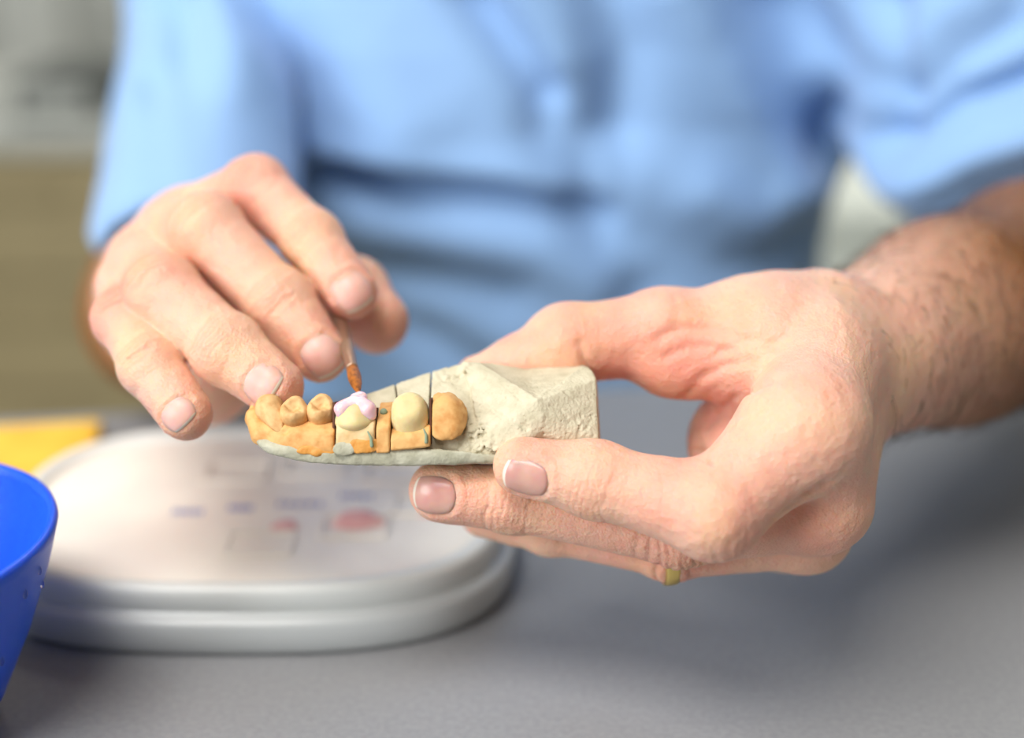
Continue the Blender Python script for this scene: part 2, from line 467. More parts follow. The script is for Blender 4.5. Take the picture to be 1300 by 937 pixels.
def skin_attrs(p, L):
    red = np.zeros(len(p)); yel = np.zeros(len(p))
    chs = (lI, lM, lR, lT) if L else (rI, rM, rR, rP, rT)
    for ch in chs:
        d = np.linalg.norm(p-ch[-1][0], axis=1); red += .25*np.exp(-(d/12)**2)
        for j in (1, 2):
            d = np.linalg.norm(p-ch[j][0], axis=1)
            if j == 1: red += .22*np.exp(-(d/14)**2)
            else: yel += .35*np.exp(-(d/10)**2)
    if L:
        for (x, y, d0, s, a) in ((830,480,400,22,.18),(900,500,400,20,.18),(760,440,400,16,.16),(1050,665,385,14,.3),(700,440,400,16,.25)):
            d = np.linalg.norm(p-C(x, y, d0), axis=1); red += a*np.exp(-(d/s)**2)
        ax = l_el-l_wr; t = (p-l_wr)@ax/(ax@ax); tan = np.clip((t-.02)*4.5, 0, 1)
        tan *= np.clip((np.linalg.norm(p-lI[0][0], axis=1)-34)/30, 0, 1)
    else:
        ax = r_el-r_wr; t = (p-r_wr)@ax/(ax@ax); tan = np.clip((t-.1)*2.2, 0, 1)
    red += .22*vnoise(p, .06, 2)+.12*vnoise(p, .2, 4); yel += .3*np.clip(vnoise(p, .07, 8), 0, 1)
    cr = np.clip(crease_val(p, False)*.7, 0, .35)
    return dict(red=red.clip(0, .8), yellow=yel.clip(0, .6), tan=tan, crease=cr)

torso_c = wmm(C(655,250,760))
def fTorso(p):     # world-axes mm; coarse trunk, shoulders and neck under the shirt
    d = ell(p, (12, 790, -210), (135, 88, 260))
    d = smin(d, ell(p, (12, 770, -20), (150, 92, 150)), 40)
    for s in (-1, 1): d = smin(d, cone(p, (12, 770, 70), (12+s*150, 750, 45), 50, 42), 30)
    d = smin(d, cone(p, (12, 755, 90), (12, 735, 190), 50, 50), 30)
    d = smin(d, cone(p, (-138, 750, 45), wmm(C(262,60,722)), 34, 32), 20)
    d = smin(d, cone(p, (177, 745, 50), wmm(C(1400,40,645)), 50, 44), 20)
    # head, bent over the work, above the frame
    d = smin(d, ell(p, (12, 700, 268), (72, 92, 108)), 25)
    d = smin(d, ell(p, (12, 606, 250), (11, 14, 18)), 12)
    d = smin(d, ell(p, (12, 640, 190), (38, 40, 28)), 20)
    for s in (-1, 1): d = smin(d, ell(p, (12+s*74, 712, 262), (7, 18, 30)), 6)
    d = smax(d, -(p[:, 2]+420), 20)
    return d

person = tag(empty('person', (0.0, .76, .57)), 'person in light blue short-sleeved top painting a dental cast held in both hands', 'person')
allP = []; allQ = []; at = dict(red=[], yellow=[], tan=[], crease=[]); off = 0
def arm_mesh(f, lo, hi, L, h):
    P, Q = nets(f, lo, hi, h)
    n = grad(f, P, .5)
    P2 = P+n*(nail_disp(P)-crease_val(P)+.18*vnoise(P, .12, 6)+.10*vnoise(P, .35, 7))[:, None]
    return P2, Q, skin_attrs(P, L)
Q_H = 0.7
for f, lo, hi, L in ((fR, *bbox([r[0] for ch in (rI, rM, rR, rP, rT) for r in ch]+[r_wr, r_el, C(262,60,722)], 48), False),
                     (fL, *bbox([r[0] for ch in (lI, lM, lR, lP, lT) for r in ch]+[l_wr, l_el, C(1400,40,645)], 48), True)):
    P, Q, A = arm_mesh(f, lo, hi, L, Q_H)
    allP.append(P); allQ.append(Q+off); off += len(P)
    for k in at: at[k].append(A[k])
    if L: P_ARM = P
    print('arm verts', len(P))
P, Q = nets(fTorso, (-240, 560, -430), (260, 900, 400), 7)
allP.append(P @ R3); allQ.append(Q+off)
for k in at: at[k].append(np.zeros(len(P)))
body = mesh_obj('body', np.concatenate(allP), np.concatenate(allQ), M_SKIN, person, attrs={k: np.concatenate(v) for k, v in at.items()})

def make_nail(q):
    N = 15; V = []; F = []; f = q['f']
    for layer in (0, 1):
        G = []
        for j in range(N):
            for i in range(N):
                u = -1+2*i/(N-1); v = -1+2*j/(N-1)
                x = u*math.sqrt(1-.42*v*v) ; y = v*math.sqrt(1-.42*u*u)*(1.0)
                if v > 0: y = v*math.sqrt(1-.30*u*u)
                p = q['c']+q['s']*x*q['hw']+q['a']*y*q['hl']+q['n']*2
                G.append((p, max(abs(u), abs(v)), v))
        P = np.array([g[0] for g in G])
        for _ in range(14): P = P-q['n']*(f(P)*.7)[:, None]
        e = np.array([g[1] for g in G]); vv = np.array([g[2] for g in G])
        hgt = .22-.42*np.clip((e-.72)/.28, 0, 1)**2+np.where(vv > .5, .35*(vv-.5), 0)
        if layer: hgt = hgt*0-1.0
        V += list(P+q['n']*hgt[:, None])
    for j in range(N-1):
        for i in range(N-1):
            a = j*N+i; F.append((a, a+1, a+N+1, a+N)); b = a+N*N; F.append((b, b+N, b+N+1, b+1))
    ring = [i for i in range(N)]+[j*N+N-1 for j in range(1, N)]+[(N-1)*N+i for i in range(N-2, -1, -1)]+[j*N for j in range(N-2, 0, -1)]
    for a, b in zip(ring, ring[1:]+ring[:1]): F.append((a, a+N*N, b+N*N, b))
    o = mesh_obj('fingernail', V, F, q['m'], person)
    o.data.materials.append(M_NTIP)
    for k, pl in enumerate(o.data.polygons):      # pale free edge along the outer row
        if k < 2*(N-1)*(N-1) and k % 2 == 0 and (k//2)//(N-1) == N-2: pl.material_index = 1
    return o
for q in NAILS: make_nail(q)

# wedding ring on the ring finger
def ring_mesh():
    a0, a1 = lR[0][0], lR[1][0]
    dirv = a1-a0; dirv /= np.linalg.norm(dirv)
    v0 = C(846, 712, 398); t = (v0-a0)@dirv; c = a0+dirv*t
    up = np.array([0, 1., 0]); up -= dirv*(up@dirv); up /= np.linalg.norm(up); sd = np.cross(dirv, up)
    rad = lR[0][1]+(lR[1][1]-lR[0][1])*t/np.linalg.norm(a1-a0)+.1
    V = []; F = []; S = 72; prof = [(-.0, -2.1), (.75, -1.9), (1.0, -1.2), (1.05, 0), (1.0, 1.2), (.75, 1.9), (0, 2.1)]
    for s in range(S):
        th = 2*PI*s/S; r = up*math.cos(th)+sd*math.sin(th)
        for dr, da in prof: V.append(c+r*(rad+dr)+dirv*da)
    n = len(prof)
    for s in range(S):
        for i in range(n):
            F.append((s*n+i, s*n+(i+1) % n, ((s+1) % S)*n+(i+1) % n, ((s+1) % S)*n+i))
    o = mesh_obj('wedding_ring', V, F, M_GOLD, person); o['label'] = 'plain gold wedding band'
    return o
ring_mesh()

# hair of the forearm
def hairs():
    V = []; F = []
    ax = l_mid-l_wr
    t = (P_ARM-l_wr)@(l_el-l_wr)/((l_el-l_wr)@(l_el-l_wr))
    ok = np.where((t > -.06) & (t < .85) & (np.linalg.norm(P_ARM-lI[0][0], axis=1) > 30) & (np.linalg.norm(P_ARM-lM[0][0], axis=1) > 38))[0]
    sel = rng.choice(ok, 4200, replace=False)
    N = grad(fL, P_ARM[sel], 1.0)
    along = (l_el-l_wr)/np.linalg.norm(l_el-l_wr)
    for p, n in zip(P_ARM[sel], N):
        tt = (p-l_wr)@(l_el-l_wr)/((l_el-l_wr)@(l_el-l_wr))
        if tt < .02 and rng.random() < .75: continue
        d = -along*.5+np.array([.1, -.75, .1])+rng.normal(0, .35, 3); d -= n*(d@n); d /= np.linalg.norm(d)
        L = rng.uniform(5, 11); w = rng.uniform(.07, .12)
        s = np.cross(n, d); b = len(V); K = 5
        curl = rng.normal(0, .25)
        for k in range(K):
            u = k/(K-1); q = p+d*L*u+n*(L*.26*math.sin(u*2.0)+.1)+s*curl*L*u*u*.5; ww = w*(1-.8*u)
            for m in range(3):
                a = m*2*PI/3; V.append(q+s*math.cos(a)*ww+n*math.sin(a)*ww)
        for k in range(K-1):
            for m in range(3):
                F.append((b+k*3+m, b+k*3+(m+1) % 3, b+k*3+3+(m+1) % 3, b+k*3+3+m))
    o = mesh_obj('arm_hair', V, np.array(F), M_HAIR, person); o['kind'] = 'stuff'; o['label'] = 'dark hair on the forearm'
hairs()

# ---------------------------------------------------------------- shirt
def SW(px, py, d): return wmm(C(px, py, d))
sl_R = (SW(262,-270,712), SW(270,60,720), SW(252,304,628))       # sleeve at the picture's left
sl_L = (SW(1190,-230,680), SW(1262,106,655), SW(1500,130,625))
def fShirt0(p):
    d = ell(p, (16, 800, -280), (152, 126, 620))
    d = smin(d, ell(p, (26, 778, -60), (178, 112, 190)), 50)
    for s in (-1, 1): d = smin(d, cone(p, (12, 770, 80), (12+s*165, 745, 58), 68, 62), 45)
    a, b, c = sl_R
    s1 = smin(cone(p, a, b, 62, 41), cone(p, b, c, 41, 46), 12)
    a, b, c = sl_L
    s2 = smin(cone(p, a, b, 74, 66), cone(p, b, c, 64, 58), 20)
    d = smin(d, s1, 16); d = smin(d, s2, 56)
    return d
def lineval(p, pts, d0):
    """signed distance above, and along-weight, of a polyline drawn on the chest at distance d0"""
    P = [SW(x, y, d0) for x, y in pts]
    best = np.full(len(p), 1e9); sg = np.zeros(len(p)); X = p[:, [0, 2]]
    for a, b in zip(P[:-1], P[1:]):
        a = a[[0, 2]]; b = b[[0, 2]]; ab = b-a; L = np.linalg.norm(ab)
        t = np.clip((X-a)@ab/(L*L), 0, 1); q = X-a-t[:, None]*ab; dd = np.linalg.norm(q, axis=1)
        m = dd < best; best = np.where(m, dd, best)
        side = (ab[0]*(X-a)[:, 1]-ab[1]*(X-a)[:, 0])/L
        sg = np.where(m, np.sign(side)*dd, sg)
    return best, sg
SHF = [  # (polyline, d0, kind, amp, width)
 ([(250,215),(380,198),(470,200),(560,206),(650,214),(705,232),(790,262)], 690, 'step', 20, 17),
 ([(380,275),(480,285),(600,285),(690,300),(760,340)], 690, 'ridge', 7, 20),
 ([(360,330),(470,350),(560,352),(640,372)], 690, 'ridge', -3, 14),
 ([(430,420),(560,450),(640,500)], 690, 'ridge', -5, 12),
 ([(600,-20),(640,40),(690,110)], 670, 'ridge', -9, 10),
 ([(420,0),(470,60),(520,150)], 670, 'ridge', 6, 22),
 ([(760,-40),(790,60),(780,160)], 670, 'ridge', -7, 18),
 ([(700,150),(735,225),(760,300),(800,380)], 690, 'ridge', -7, 14),
 ([(860,-20),(930,110),(1000,230)], 680, 'ridge', 6, 18),
 ([(980,-20),(1040,90),(1060,200)], 680, 'ridge', -9, 12),
 ([(900,250),(960,300),(1040,250)], 680, 'ridge', 5, 16),
 ([(820,300),(900,360),(990,330)], 690, 'ridge', -2.5, 16),
 ([(190,-20),(240,80),(300,190)], 640, 'ridge', -5, 9),
 ([(225,-10),(270,60),(300,130)], 640, 'ridge', 6, 10),
 ([(180,120),(215,180),(260,230)], 620, 'ridge', -4, 7),
 ([(160,150),(180,220),(230,260)], 620, 'ridge', 5, 8),
 ([(1095,-20),(1090,100),(1085,220)], 650, 'ridge', -8, 9),
 ([(1110,200),(1180,110),(1290,50)], 640, 'ridge', -10, 9),
 ([(1120,240),(1200,170),(1300,120)], 640, 'ridge', 5, 10),
 ([(1120,110),(1180,40),(1240,0)], 640, 'ridge', -7, 10),
]
def shirt_disp(p, n):
    o = 2.0*vnoise(p, .012, 3)+1.2*vnoise(p, .03, 9)
    front = np.clip(-n[:, 1]*1.5+.2, 0, 1)
    o += front*22*np.clip((-140-p[:, 2])/110, 0, 1)
    for pts, d0, kd, amp, w in SHF:
        b, sg = lineval(p, pts, d0)
        if kd == 'step':
            sg = -sg if False else sg
            hh = .5+.5*np.tanh(sg/4.0)
            f = hh*np.exp(-np.abs(sg)/(w*3.5))-(1-hh)*.6*np.exp(-np.abs(sg)/(w*.8))
            xa, xb = SW(*pts[0], d0)[0], SW(*pts[-1], d0)[0]
            f = f*np.clip((p[:, 0]-xa)/30, 0, 1)*np.clip((xb-p[:, 0])/30, 0, 1)*np.clip(1.8-(b/(w*4)), 0, 1)
            f = f*1.0
            o += front*amp*f
        else:
            o += 1.8*front*amp*np.exp(-(b/w)**2)
    for a, b, c in (sl_R, sl_L):              # hems hang smooth
        dist = np.linalg.norm(p-c, axis=1)
        o *= np.clip((dist-52)/30, .12, 1)
    return o
def fShirt(p):
    d = fShirt0(p)
    for (a, b, c), r in ((sl_R, 45), (sl_L, 54)):
        ax = (c-b)/np.linalg.norm(c-b)
        if r < 50: ax = np.array([-.12, .12, -1.]); ax /= np.linalg.norm(ax)
        cut = (p-c)@ax                       # keep only above the hem plane
        near = np.linalg.norm(p-c, axis=1)-95
        d = np.where(near < 0, smax(d, cut, 1.5), d)
        a2 = (c-b)/np.linalg.norm(c-b); d = smax(d, -cone(p, c-a2*50, c+a2*45, r-9, r-4), 2)
    d = smax(d, -cone(p, (12, 720, 128), (12, 640, 190), 50, 58), 6)      # neck opening
    return smax(d, -(p[:, 2]+400), 3)
P, Q = nets(fShirt, (-290, 540, -410), (330, 930, 190), 2.6)
n = grad(fShirt, P, 2.5)
P = P+n*shirt_disp(P, n)[:, None]
shirt = mesh_obj('scrub_top', P @ R3, Q, M_SHIRT, person)
shirt['label'] = 'light blue cotton scrub top with short sleeves'
print('shirt', len(P))

# ================================================================ DENTAL CAST
D0 = 385
def K(px, py, w): return C(px, py, D0-w)
cast = tag(empty('dental_cast', tuple(to_world(K(540, 590, 0)))), 'cream stone dental cast with orange gum and teeth, held between thumb and fingers', 'dental cast')
LEFT = hull_planes([K(320,552,4),K(330,566,6),K(345,577,7),K(380,585,8),K(440,589,8),K(520,591,8),K(600,586,9),K(645,579,9),
                    K(326,553,4),K(420,560,7),K(520,556,7),K(600,552,8),K(606,505,2),
                    K(332,548,-8),K(440,513,-11),K(500,493,-12),K(584,459,-12),K(600,459,-12),
                    K(335,568,-8),K(420,578,-11),K(640,575,-12),K(455,521,-5),K(500,508,-5),K(560,482,-6)])
BLOCK = hull_planes([K(586,458,-9),K(742,464,-7),K(752,470,-3),K(682,508,11),K(688,527,11.5),K(640,579,11),K(600,505,3),K(614,565,9.5),
                     K(757,482,1),K(760,556,8),K(763,580,7),K(700,594,9),K(660,590,9.5),
                     K(588,459,-15),K(745,465,-15),K(758,482,-15),K(763,580,-15),K(640,579,-13)])
NOTCH = hull_planes([K(688,527,14),K(655,550,14),K(742,557,14),K(640,610,14),K(780,612,14),K(690,566,7),K(665,600,5),K(755,600,5)])
TOPCUT = hull_planes([K(598,456,14),K(748,456,14),K(683,510,14),K(682,505,9.5),K(666,468,-9),K(606,456,-10),K(742,460,-10),K(666,468,-15),K(606,456,-15),K(742,460,-15)])
RUB = []; MARKS = []
def fStone(p):
    a = hull(p, LEFT, .8)+.12*vnoise(p, .5, 2)
    b = hull(p, BLOCK, .35)+.1*vnoise(p, .4, 4)
    b = smax(b, -hull(p, NOTCH, .3), .5)
    b = smax(b, -hull(p, TOPCUT, .3), .5)
    d = smin(a, b, .8)
    if RUB:
        for q, sz, am in RUB: d += am*np.exp(-(((p-q)**2).sum(1)/sz**2))*(.75*vnoise(p, .8, 5)+.4*vnoise(p, 1.9, 6))
    for x0, y0, x1, y1 in ((503, 480, 505, 512), (549, 468, 546, 505)):       # saw cuts
        a0 = K(x0, y0, -16); b0 = K(x1, y1, 0)
        q = np.abs((p-a0)[:, 0]-((p-a0)[:, 1]/(b0-a0)[1])*(b0-a0)[0])-.22
        q = np.maximum(q, -(p[:, 1]-K(0, 530, 0)[1]))
        d = smax(d, -q, .1)
    d += 1.1*np.clip(vnoise(p, 1.5, 11)-.60, 0, .4)*(1.2+vnoise(p, .25, 12))
    for q, am, wd in MARKS: d += am*np.exp(-(seg_dist(p, q)/wd)**2)
    return d
def on_stone(x, y): return ray(fStone, x, y)
_m = [([(586,461),(592,474),(598,486),(597,500),(601,512)], .8, .42), ([(600,507),(618,517),(640,531),(660,545)], -.5, .5),
      ([(612,464),(640,480),(664,496),(682,507)], -.3, .5), ([(682,507),(700,492),(722,478),(740,467)], -.3, .5),
      ([(601,512),(606,530),(612,550),(620,566)], -.4, .5), ([(665,541),(668,543)], 1.0, .8), ([(688,528),(688,540)], -.3, .4),
      ([(640,490),(652,500),(666,512)], .25, .3), ([(700,515),(712,520),(720,530)], .3, .4), ([(716,497),(730,508)], .25, .4), ([(744,545),(752,532)], .3, .4)]
_m = [([on_stone(*q) for q in pts], am, wd) for pts, am, wd in _m]
_r = [(on_stone(606,562), 4.5, 1.1), (on_stone(598,545), 3.5, 1.0), (on_stone(626,574), 3.5, .9), (on_stone(588,474), 3.5, .8), (on_stone(570,480), 4, .7), (on_stone(735,545), 4, .35)]
MARKS += _m; RUB += _r
lo, hi = bbox([K(313,455,-17),K(768,600,14)], 3)
sdf_obj('stone_base', fStone, lo, hi, .33, M_STONE, cast, disp=lambda p, n: .06*vnoise(p, 1.3, 3)+.05*vnoise(p, 3, 4))
# greenish-grey lower layer
GREEN = hull_planes([K(319,548,6),K(321,557,7),K(331,570,9.5),K(346,579,10.5),K(380,587,11),K(440,591,11.4),K(520,593,11.4),K(600,588,11.2),K(640,584,10.6),K(672,588,9),
                     K(330,562,10),K(346,570,11.6),K(440,578,12.3),K(520,578,12.3),K(585,572,12),K(630,576,10.5),
                     K(323,550,-2),K(335,572,-3),K(440,590,-3),K(600,587,-3),K(440,580,-3)])
fG = lambda p: hull(p, GREEN, .8)+.25*vnoise(p, .35, 8)+.1*vnoise(p, 1.2, 9)
o = sdf_obj('stone_layer', fG, lo, hi, .45, M_GREEN, cast); o['label'] = 'greenish grey lower layer of the stone'

def gum(name, pts, material, k=1.6, extra=None, h=.35, noise=.12):
    pl = hull_planes(pts); lo, hi = bbox(pts, 3.5)
    def f(p):
        d = hull(p, pl, k)-.35+noise*vnoise(p, .6, 3)
        return extra(p, d) if extra else d
    return sdf_obj(name, f, lo, hi, h, material, cast, disp=lambda p, n: .05*vnoise(p, 2.2, 4)), f
def ex_front(p, d):
    d = smin(d, cone(p, K(322,528,2), K(330,552,6), 2.2, 2.4), 2)
    d = smin(d, cone(p, K(318,534,1), K(322,516,-1), 1.4, .9), 1.2)
    d += .9*np.exp(-(seg_dist(p, [K(335,532,8),K(350,548,10.5),K(362,549,10)])/.7)**2)
    d += .5*np.exp(-(seg_dist(p, [K(362,545,11),K(390,548,12),K(424,545,12)])/.8)**2)
    return smax(d, p[:, 0]-K(425, 540, 10)[0], .3)
gum('gum_section', [K(318,553,4),K(330,568,8.5),K(350,578,10),K(395,578,12),K(427,576,12.5),K(317,534,2),K(338,538,8),K(360,548,11),K(427,546,12),
                    K(330,522,-3),K(380,526,4),K(427,528,5),K(330,545,-5),K(427,560,-6),K(427,520,-5)], M_ORANGE, extra=ex_front)
def crown(cx, cy, w, rx, ry, rz, tiltx=.86, fis=1.0, rot=0.0):
    """posterior tooth: waisted body, four low cusps round a central fissure"""
    up = np.array([math.sin(rot), math.cos(tiltx)*math.cos(rot), math.sin(tiltx)]); up /= np.linalg.norm(up)
    rt = np.array([1., 0, 0]); rt -= up*(rt@up); rt /= np.linalg.norm(rt); fw = np.cross(rt, up)
    c = K(cx, cy, w)
    def f(p):
        q = p-c; x = q@rt; y = q@up; z = q@fw
        Q3 = np.stack([x, y, z], 1)
        d = ell(Q3, (0, -ry*.45, 0), (rx, ry*1.15, rz))
        d = smin(d, ell(Q3, (0, -ry*1.1, -.3), (rx*.86, ry*1.2, rz*.86)), 1.5)
        d = smax(d, y-ry*.40-.25*np.cos(x*1.5), 1.5)
        for sx, sz, rr in ((-.1, .52, .42), (.1, -.52, .42)):
            d = smin(d, np.linalg.norm(Q3-np.array([sx*rx, ry*.10, sz*rz]), axis=1)-rr*rx, 1.6)
        d = smax(d, -ell(Q3, (0, ry*.58, 0), (rx*.62, ry*.46, rz*.56)), .7)
        g = seg_dist(Q3, [np.array([-rx*.5, ry*.25, -.9]), np.array([-rx*.1, ry*.12, .5]), np.array([rx*.15, ry*.12, -.5]), np.array([rx*.5, ry*.25, .8])])
        d += fis*.7*np.exp(-(g/.45)**2)
        d += .10*vnoise(p, .7, 6)
        return d
    return f, c
def tooth(fc, m=M_TOOTH, name='tooth'):
    f, c = fc; return sdf_obj(name, f, c-9, c+9, .3, m, cast, disp=lambda p, n: .04*vnoise(p, 1.6, 2))
def canine():
    c = K(346, 528, 8)
    def f(p):
        d = cone(p, K(342,518,3.5), K(353,542,9.5), 3.9, 1.5)
        d = smin(d, cone(p, K(338,524,4.5), K(352,540,9), 2.4, 1.0), 1.0)
        n = np.array([.12, .30, .95]); n /= np.linalg.norm(n)
        d = smax(d, (p-K(347,528,8.6))@n, .7)
        return d
    return f, c
tooth(canine()); tooth(crown(373, 521, 7.5, 4.0, 4.4, 4.2)); tooth(crown(407, 518, 7.5, 4.0, 4.6, 4.2, fis=1.1))
# amber stains low on the gum
for px, py, rx, ry, m in ((405,571,6.5,1.9,M_AMBER),(461,567,4.4,2.4,M_AMBER),(438,570,3.6,2.0,M_GREEN)):
    c = K(px, py, 12.35 if px > 425 else 11.5); f = (lambda p, c=c, rx=rx, ry=ry: ell(p, c, (rx, ry, .55))+.4*vnoise(p, .5, 2))
    o = sdf_obj('stain_patch', f, c-9, c+9, .4, m, cast); o['label'] = 'amber stained patch' if m is M_AMBER else 'grey-green patch'
# first die with its crown
def dieA(p, d):
    d = smax(d, .15-(p[:, 0]-K(427, 0, 10)[0]), .3)
    d += .45*np.exp(-(seg_dist(p, [K(430,543,13),K(438,548,13.5),K(446,549,14)])/.35)**2)
    return smax(d, p[:, 0]-K(476.8, 0, 10)[0], .3)
gum('die', [K(422,532,10),K(450,540,13),K(482,532,11),K(422,574,12.6),K(482,576,12.6),K(422,520,-3),K(482,520,-3),K(422,570,-5),K(482,570,-5),K(422,548,12.6),K(482,548,13)],
    M_COLLAR, extra=dieA)
def crownA(p):
    d = ell(p, K(451.5,528,7.5), (5.3, 4.6, 5.8))
    d = smin(d, ell(p, K(451.5,537,8.5), (5.3, 2.6, 5.6)), 1.5)
    return d
c = K(451,530,8); sdf_obj('crown_core', crownA, c-9, c+9, .3, M_DIE, cast)
def ceram(p):
    d = cone(p, K(434,519,10.5), K(447,513,9.5), 2.1, 2.1)
    d = smin(d, cone(p, K(466,520,11), K(458,511,9.5), 2.2, 1.9), 1.0)
    d = smin(d, cone(p, K(434,521,10.5), K(433,526,10.5), 1.8, 1.2), .8)
    d = smin(d, cone(p, K(468,520,11), K(471,527,11), 2.0, 1.5), .8)
    d = smin(d, cone(p, K(450,505,7), K(461,504,7.5), 1.2, 1.2), .8)
    d = smin(d, cone(p, K(456,509,8.5), K(457,503,7), 1.7, 1.3), .8)
    d = smin(d, ell(p, K(452,516,4), (5, 2.4, 4.6)), 1.4)
    d += .5*np.exp(-(np.linalg.norm(p-K(457,504,9.5), axis=1)/.7)**2)
    return d
o = sdf_obj('ceramic_paste', ceram, K(452,515,8)-11, K(452,515,8)+11, .25, M_CERAM, cast); o['label'] = 'wet pink ceramic being built up on the crown'
# narrow orange segment
def clip(x0, x1):
    def f(p, d):
        d = smax(d, K(x0, 0, 10)[0]-p[:, 0], .25); return smax(d, p[:, 0]-K(x1, 0, 10)[0], .25)
    return f
gum('gum_section', [K(474,528,8),K(500,524,8),K(474,513,0),K(500,510,0),K(474,575,12.6),K(500,573,12.6),K(474,560,-4),K(500,560,-4),K(474,545,12.6),K(500,543,12.6)], M_ORANGE, k=.7, extra=clip(478.6, 496))
c = K(487,523,7.6); sdf_obj('locating_pin', lambda p, c=c: ell(p, c, (1, 1, .9)), c-3, c+3, .2, M_PIN, cast)
# second die
def dieB(p, d):
    d = smin(d, ell(p, K(520,526,8), (5.2, 5.9, 5.4)), 1.6)
    n = np.array([-.05, .55, .83]); n /= np.linalg.norm(n)
    d = smax(d, (p-K(520,523,13.0))@n, .9)
    d = smax(d, p[:, 0]-K(546, 0, 10)[0], .3)
    return smax(d, -(p[:, 0]-K(496.5, 0, 10)[0]), .3)
gum('die', [K(502,545,11),K(540,542,11.5),K(506,560,11),K(537,558,11),K(500,520,2),K(543,515,2),K(505,560,-3),K(540,555,-3),K(497,530,8),K(546,520,6)], M_DIE, extra=dieB)
gum('gum_section', [K(492,546,10.5),K(552,540,10.5),K(492,573,12.6),K(552,566,12.8),K(492,536,0),K(552,530,0),K(492,565,-3),K(552,560,-3),K(492,556,12.6),K(552,552,12.8)], M_ORANGE, k=1.0, extra=clip(497, 546.8))
# last orange segment with a flaked edge
def endseg(p, d):
    d = smin(d, ell(p, K(566,530,6.5), (5.6, 6.6, 5.6)), 2)
    r = np.linalg.norm((p-K(566,528,8))[:, :2]*np.array([1, .82]), axis=1)
    d += np.clip(r-4.0, 0, 3)*(.32+.28*vnoise(p, .75, 12))
    d = smax(d, (p-K(566, 530, 12.4))@np.array([.02, .2, .98]), .8)
    return smax(d, -(p[:, 0]-K(549, 0, 10)[0]), .25)
gum('gum_section', [K(546,497,5),K(577,499,4),K(592,513,5),K(596,535,9),K(587,553,12),K(570,563,13),K(546,560,13.5),K(546,526,12),K(570,528,13),
                    K(550,540,-4),K(588,540,-4),K(578,506,3)], M_ORANGE, extra=endseg, k=1.4, noise=.07)
# dark slots between the segments
for px, y0, y1 in ((426, 505, 556), (477.3, 513, 566), (547.5, 500, 562)):
    c = K(px, (y0+y1)/2+3, 5.5)
    bm = bmesh.new(); bmesh.ops.create_cube(bm, size=1)
    v = [np.array(x.co)*np.array([.5, (y1-y0)/5.2, 9])+c for x in bm.verts]; fc = [[a.index for a in q.verts] for q in bm.faces]; bm.free()
    mesh_obj('saw_cut', v, fc, M_CUT, cast, smooth=False)
for pts in ([K(467,548,13.4),K(471,556,13.6),K(472,566,13.4)], [K(538,545,13.2),K(541,552,13.3),K(541,561,13.2)]):
    f = lambda p, pts=pts: np.minimum(cone(p, pts[0], pts[1], .25, .38), cone(p, pts[1], pts[2], .38, .5))
    o = sdf_obj('green_pin', f, *bbox(pts, 2), .2, M_PIN, cast)

# ================================================================ BRUSH
bt = C(456, 501, 379.5); bdir = C(384, 232, 502)-bt; BL = np.linalg.norm(bdir)*.86; bdir /= np.linalg.norm(bdir)
brush = tag(empty('paintbrush', tuple(to_world(bt))), 'fine paintbrush with tapered brown bristles, held in the fingers over pink ceramic', 'paintbrush')
def tube(prof, name, m, seg=24, wob=0):
    up = np.array([0, 0, 1.]); up -= bdir*(up@bdir); up /= np.linalg.norm(up); sd = np.cross(bdir, up)
    V = []; F = []
    for s, r in prof:
        for k in range(seg):
            a = 2*PI*k/seg; rr = 1.08*r*(1+wob*math.sin(a*18+s*.15))
            V.append(bt+bdir*s+(up*math.cos(a)+sd*math.sin(a))*rr)
    for i in range(len(prof)-1):
        for k in range(seg):
            t = (k+1) % seg; F.append((i*seg+k, i*seg+t, (i+1)*seg+t, (i+1)*seg+k))
    F.append(tuple(range(seg))[::-1]); F.append(tuple((len(prof)-1)*seg+k for k in range(seg)))
    return mesh_obj(name, V, F, m, brush)
s8 = 14.0
tube([(0,.12),(1.4,.45),(3.5,.95),(6,1.4),(8.5,1.6),(10.5,1.6),(12,1.5),(s8,1.4)], 'bristles', M_BRIS, 72, .07)
tube([(s8-.3,1.35),(s8,1.55),(s8+.5,1.6),(s8+.9,1.52),(s8+12,1.85),(s8+13,1.98),(s8+14,1.88),(s8+30,2.3),(s8+34,2.4),(s8+35,2.3)], 'ferrule', M_FERR)
tube([(s8+34.5,2.2),(s8+38,2.5),(s8+48,2.9),(s8+60,2.9),(s8+90,2.1),(BL-3,1.4),(BL,.6)], 'handle', M_HANDLE)

# ================================================================ ROOM AND TABLE
rz = math.atan(.135)
RT = Matrix.Translation((0, .5855, 0))@Matrix.Rotation(rz, 4, 'Z')
bm = bmesh.new(); box(bm, -.95, .95, -.75, 0, TABLE-.03, TABLE, RT, .003)
table = empty('work_table', (0, .2, 0)); tag(table, 'grey laminate work table under both hands, tray and bowl', 'table')
obj_bm('tabletop', bm, M_TABLE, table)
for x in (-.88, .88):
    for y in (-.68, -.07):
        bm = bmesh.new(); box(bm, x-.025, x+.025, y-.025, y+.025, 0, TABLE-.03, RT, .004); obj_bm('leg', bm, M_GREYC, table)
def struct(name, x0, x1, y0, y1, z0, z1, m):
    bm = bmesh.new(); box(bm, x0, x1, y0, y1, z0, z1); return tag(obj_bm(name, bm, m), kind='structure')
struct('floor', -3, 3, -2.5, 4.0, -.05, 0, M_FLOOR)
struct('wall_back', -3, 3, 4.0, 4.1, 0, 2.7, M_WALL)
struct('wall_left', -3.1, -3, -2.5, 4.0, 0, 2.7, M_WALL)
struct('wall_right', 3, 3.1, -2.5, 4.0, 0, 2.7, M_WALL)
struct('ceiling', -3, 3, -2.5, 4.0, 2.7, 2.75, M_WALL)
